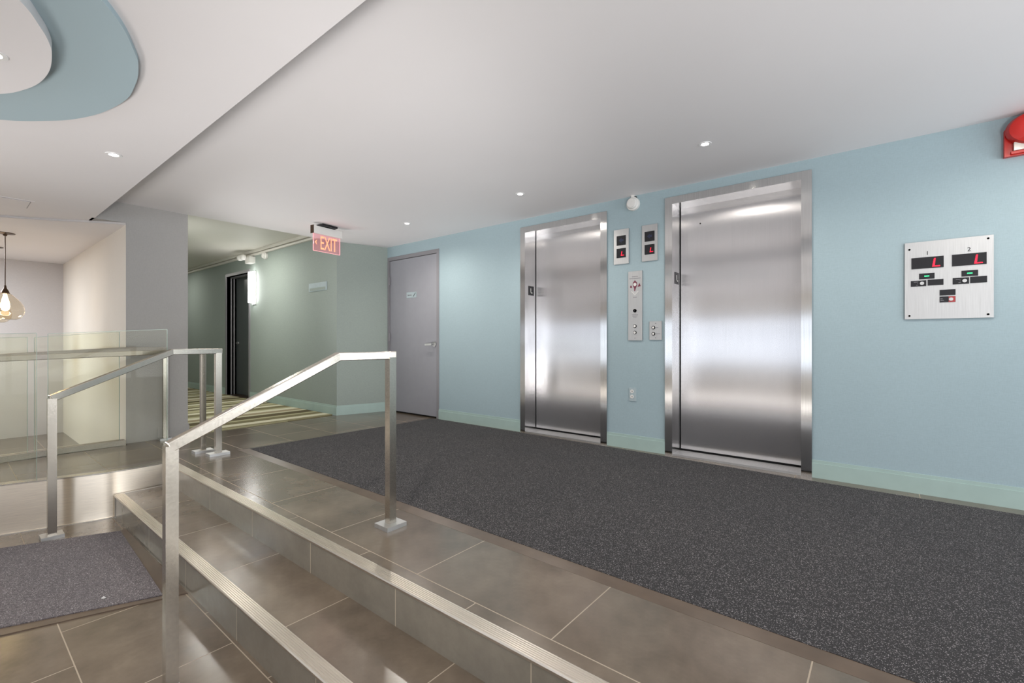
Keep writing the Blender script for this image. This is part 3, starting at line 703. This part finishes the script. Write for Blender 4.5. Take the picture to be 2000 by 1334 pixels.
downlight(-4.259, 3.353, H, 'small round downlight in front of the grey stair door', 36)
downlight(0.69, 3.24, H, 'small round downlight in front of the status panel, outside the frame', 30)
downlight(-3.728, 0.675, HS, 'small round downlight in the low soffit above the steps', 26)
downlight(-2.65, 0.125, HS-0.062, 'small round downlight in the white oval ceiling feature', 26)
downlight(-1.2, 0.3, HS, 'small round downlight in the soffit above the camera, outside the frame', 52)
downlight(0.9, 0.2, HS, 'small round downlight in the soffit at the right, outside the frame', 10)

for x, y, w_ in ((-1.6, -1.3, 'first'), (-3.3, -1.3, 'second'), (-5.2, -1.5, 'third')):
    downlight(x, y, HS, 'small round downlight in the lobby soffit behind the camera, '+w_+' from the right', 16)
for x, y, w_ in ((-2.2, -3.2, 'right'), (-4.4, -3.2, 'left')):
    downlight(x, y, HS, w_+' small round downlight near the lobby windows behind the camera', 16)

# ================================================================== HANDRAILS
RW = 0.042
def plate(bm, x, y, z, sx=0.11, sy=0.115, h=0.022): box(bm, x-sx/2, x+sx/2, y-sy/2, y+sy/2, z, z+h)
def rail_thing(lab, path, posts, w=RW, mt='steel_rail'):
    t = thing('handrail', lab, 'handrail', (posts[0][0], posts[0][1], posts[0][2]))
    bm = BM()
    for a, b in zip(path, path[1:]):
        a, b = Vector(a), Vector(b); dd = (b-a).normalized()
        bar(bm, a-dd*w*0.18, b+dd*w*0.18, w, w)
    obj('rail', bm, M[mt], t, bev=0.004)
    for (x, y, z0, z1, pl) in posts:
        bm = BM(); box(bm, x-w/2, x+w/2, y-w/2, y+w/2, z0, z1); p = obj('post', bm, M['steel_rail'], t, bev=0.003)
        if pl:
            bm = BM(); plate(bm, x, y, z0, *pl); obj('base_plate', bm, M['steel_plate'], p, bev=0.003)
    return t
ZR = 0.930
rail_thing('near steel handrail rising from the lower right foreground post', [(-2.140, .556, 0.597), (-2.122, 1.245, 0.925), (-2.087, 1.552, 0.925)],
           [(-2.140, .556, LOW, 0.600, (.048, .048)), (-2.086, 1.532, 0, 0.915, (.115, .125))])
rail_thing('far steel handrail rising beside the steel fascia', [(-4.440, .478, 0.612), (-4.570, 1.198, 0.915), (-4.590, 1.560, 0.915)],
           [(-4.440, .478, LOW, 0.610, (.11, .115)), (-4.588, 1.54, 0, 0.900, (.10, .16))], 0.046)
rail_thing('steel handrail along the near glass of the walkway', [(-5.15, -2.0, .80), (-5.0, -0.4, 0.850), (-4.86, 0.257, 0.878), (-4.80, 1.05, 0.905), (-4.82, 1.50, 0.908)],
           [(-4.80, 1.49, 0, 0.89, (.10, .15))], 0.040, 'steel_dark')
t = rail_thing('steel handrail along the far glass of the walkway', [(-5.45, -2.0, .80), (-5.60, 0.0, 0.86), (-5.63, .308, 0.878), (-5.67, 1.10, 0.925), (-5.69, 1.44, 0.925)],
               [(-5.70, 1.435, 0, 0.91, (.08, .10))], 0.040, 'steel_dark')
bm = BM(); box(bm, XB, -5.69, 1.235, 1.265, 0.905, 0.930); obj('wall_bracket', bm, M['steel_plate'], t)

# ================================================================== GLASS PANELS
def glass_panel(lab, p0, p1, zb, zt0, zt1, group=None):
    t = thing('glass_panel', lab, 'glass panel', ((p0[0]+p1[0])/2, (p0[1]+p1[1])/2, zb), group)
    a, b = Vector((p0[0], p0[1], 0)), Vector((p1[0], p1[1], 0)); d = (b-a).normalized(); n = Vector((d.y, -d.x, 0))*0.006
    bm = BM()
    vs = [bm.verts.new(q) for q in (a-n+up*zb, a+n+up*zb, b+n+up*zb, b-n+up*zb, a-n+up*zt0, a+n+up*zt0, b+n+up*zt1, b-n+up*zt1)]
    for f in ((0, 3, 7, 4), (1, 5, 6, 2)): bm.faces.new([vs[i] for i in f])
    obj('pane', bm, M['glass'], t)
    bm = BM(); e = 0.0005
    bar(bm, a+up*zt0, b+up*zt1, 0.012, 0.003); bar(bm, a+up*zb, a+up*zt0, 0.012, 0.003, d); bar(bm, b+up*zb, b+up*zt1, 0.012, 0.003, d)
    obj('polished_edge', bm, M['glassedge'], t)
    return t
glass_panel('near clear glass panel ending by the stair post', (-4.745, .490), (-4.745, 1.208), 0.008, 1.056, 1.104)
glass_panel('near clear glass panel cut by the left edge of the photo', (-4.93, -0.60), (-4.765, .435), 0.008, 1.02, 1.060)
glass_panel('far clear glass panel touching the grey pier', (-5.72, .508), (-5.75, 1.083), 0.05, 1.036, 1.094)
glass_panel('far clear glass panel cut by the left edge of the photo', (-5.66, -0.6), (-5.71, .465), 0.05, 0.99, 1.038)

# ================================================================== MATS AND CARPET
def clip_poly(bm, pts, z0, z1): poly(bm, pts, z0, z1)
t = thing('entrance_mat', 'large charcoal ribbed mat in front of the lifts', 'floor mat', (-1, 2.8, 0))
bm = BM(); poly(bm, [(-4.575, 1.795), (XR-0.3, 1.775), (XR-0.3, 3.86), (-0.4, 3.895), (-2.2, 3.96), (-4.55, 3.985)], 0.0, 0.010); obj('pile', bm, M['mat'], t)
bm = BM(); pts = [(-4.66, 1.722), (XR-0.3, 1.712), (XR-0.3, 1.780), (-4.575, 1.800)]
a = [bm.verts.new((x, y, 0.0005 if i < 2 else 0.009)) for i, (x, y) in enumerate(pts)]; b = [bm.verts.new((x, y, 0)) for x, y in pts]
bm.faces.new(a); bm.faces.new(b[::-1])
for i in range(4): bm.faces.new((a[i], a[(i+1) % 4], b[(i+1) % 4], b[i]))
obj('edge_strip', bm, M['matedge'], t)
t = thing('entrance_mat', 'smaller grey mat at the foot of the steps', 'floor mat', (-3.8, 0.3, LOW))
bm = BM(); poly(bm, [(-2.955, .735), (-4.19, .795), (-4.50, .10), (-4.75, -0.7), (-3.45, -0.7), (-3.205, .173)], LOW, LOW+0.010); obj('pile', bm, M['mat2'], t)
bm = BM(); poly(bm, [(-2.885, .825), (-4.23, .828), (-4.19, .790), (-2.955, .730), (-3.205, .168), (-3.45, -.70), (-3.36, -.70), (-3.13, .165)], LOW, LOW+0.006); obj('edge_strip', bm, M['matedge'], t)
# scrap of paper
bm = BM(); vs = [bm.verts.new((x, y, LOW+0.0115+z)) for x, y, z in ((-3.16, .52, 0), (-3.135, .525, .004), (-3.14, .54, .001), (-3.163, .533, .006))]; bm.faces.new(vs)
bmesh.ops.solidify(bm, geom=bm.faces[:], thickness=0.0006)
tag(obj('paper_scrap', bm, M['whitemetal'], origin=(-3.15, .53, LOW+0.0115)), 'tiny white scrap lying on the lower grey mat', 'paper scrap')
bm = BM(); poly(bm, [(-5.79, YCL+0.02), (-5.86, YCR-0.02), (XC, YCR-.01), (XC, YCL+.01)], -0.003, 0.008)
tag(obj('striped_carpet', bm, M['stripes'], origin=(-8, 2.5, 0)), 'cream and olive striped carpet running down the corridor', 'carpet')

# ================================================================== CORRIDOR FITTINGS
t = thing('cable_raceway', 'pale cable raceway along the top of the corridor wall', 'raceway', (-9, YCR, 2.47))
bm = BM(); box(bm, XC, XB-0.0, YCR-0.035, YCR, 2.462, 2.492); obj('lower_duct', bm, M['ceil2'], t, bev=0.003)
bm = BM(); box(bm, XC, XB-0.0, YCR-0.055, YCR, 2.505, 2.549); obj('upper_duct', bm, M['ceil2'], t, bev=0.003)
t = thing('wall_sconce', 'bright upright wall sconce beside the corridor door', 'wall lamp', (-8.37, YCR, 1.62))
bm = BM(); box(bm, -8.45, -8.32, YCR-0.02, YCR, 1.63, 2.20); obj('back_plate', bm, M['whitemetal'], t, bev=0.004)
bm = BM(); box(bm, -8.44, -8.33, YCR-0.085, YCR-0.02, 1.66, 2.18); obj('diffuser', bm, M['sconce'], t, bev=0.01)
t = thing('wall_sconce', 'added wall sconce on the unseen left wall, lighting the corridor', 'wall lamp', (-7.3, YCL, 1.62))  # added, unseen sconce that brightens the corridor ceiling
bm = BM(); box(bm, -7.37, -7.23, YCL, YCL+0.02, 1.63, 2.20); obj('back_plate', bm, M['whitemetal'], t, bev=0.004)
bm = BM(); box(bm, -7.35, -7.25, YCL+0.02, YCL+0.085, 1.66, 2.18); obj('diffuser', bm, M['sconce'], t, bev=0.01)
t = thing('emergency_light', 'white twin head emergency light above the corridor sconce', 'emergency light', (-8.45, YCR, 2.36))
bm = BM(); box(bm, -8.55, -8.36, YCR-0.09, YCR, 2.335, 2.445); obj('battery_box', bm, M['whitep'], t, bev=0.008)
for dx in (-0.14, 0.0):
    bm = BM(); lathe(bm, (-8.50+dx*.9, YCR-0.13, 2.435), [(0.045, -0.05), (0.05, 0.0), (0.03, 0.03), (0.0001, 0.035)], 24, 'X'); hd = obj('lamp_head', bm, M['whitep'], t, smooth=True)
    bm = BM(); lathe(bm, (-8.50+dx*.9, YCR-0.13, 2.435), [(0.042, -0.049), (0.0001, -0.053)], 24, 'X'); obj('lens', bm, M['lens'], hd)
    bm = BM(); bar(bm, (-8.50+dx*.9, YCR-0.06, 2.42), (-8.50+dx*.9, YCR-0.12, 2.43), 0.02, 0.02); obj('swivel', bm, M['whitep'], hd)
sounder(-7.93, YCR, 2.405, 0.055, 'round white sounder beside the emergency light in the corridor', hang=2.462)
t = thing('wall_sign', 'small blank grey green plate on the corridor wall by the corner', 'sign plate', (-6.2, YCR, 1.72))
bm = BM(); box(bm, -6.52, -6.03, YCR-0.010, YCR, 1.718, 1.835); obj('plate', bm, M['plate'], t, bev=0.002)
bm = BM(); box(bm, -6.49, -6.06, YCR-0.013, YCR-0.009, 1.728, 1.765); obj('name_insert', bm, M['green'], t)

# ================================================================== PENDANTS
def pendant(x, y, lab, zc=1.36):
    t = thing('pendant_lamp', lab, 'pendant lamp', (x, y, ZA))
    bm = BM(); lathe(bm, (x, y, ZA), [(0.075, 0), (0.075, -0.006), (0.02, -0.014), (0.012, -0.03), (0.0001, -0.03)], 32); obj('canopy', bm, M['bronze'], t, smooth=True)
    bm = BM(); cyl(bm, (x, y, (ZA+1.55)/2), 0.004, ZA-1.55-0.02, 'Z', 8); obj('cord', bm, M['bronze'], t)
    bm = BM(); lathe(bm, (x, y, 1.56), [(0.008, 0.03), (0.012, 0.0), (0.028, -0.03), (0.034, -0.055), (0.0001, -0.055)], 24); obj('socket', bm, M['bronze'], t, smooth=True)
    bm = BM(); prof = [(0.035, 0.16), (0.05, 0.145), (0.10, 0.105), (0.15, 0.065), (0.185, 0.015), (0.197, -0.035), (0.185, -0.08), (0.15, -0.115), (0.11, -0.13), (0.06, -0.128), (0.0001, -0.12)]
    lathe(bm, (x, y, zc), [(a*0.74 if a > 0.06 else a*.8, b) for a, b in prof], 48); obj('glass_shade', bm, M['amber'], t, smooth=True)
    bm = BM(); lathe(bm, (x, y, zc+0.02), [(0.010, 0.12), (0.018, 0.09), (0.032, 0.03), (0.036, -0.01), (0.028, -0.045), (0.0001, -0.06)], 20); obj('bulb', bm, M['bulb'], t, smooth=True)
    d = bpy.data.lights.new('glow', 'POINT'); d.energy = 6; d.color = (1, 0.80, 0.55); d.shadow_soft_size = 0.05
    o = bpy.data.objects.new('glow', d); COL.objects.link(o); o.parent = t; o.location = (0, 0, zc-ZA+.02)
pendant(-7.20, 0.425, 'amber glass pendant lamp hanging nearest at the left edge')
pendant(-8.35, 0.405, 'amber glass pendant lamp hanging behind the nearest one')

# ================================================================== corridor lamps & added alcove fill
area('alcove_fill', (-8.2, -0.6, ZA-0.02), (0, 0, 0), 0.6, 0.6, 66, (0.84, 0.91, 1.0))  # added fill brightening the alcove from overhead
area('corridor_ceiling_lamp', (-7.6, 2.5, HC-0.02), (0, 0, 0), 0.6, 0.3, 28, (1, 0.97, 0.9))
area('corridor_ceiling_lamp', (-11.5, 2.5, HC-0.02), (0, 0, 0), 0.6, 0.3, 14, (1, 0.97, 0.9))
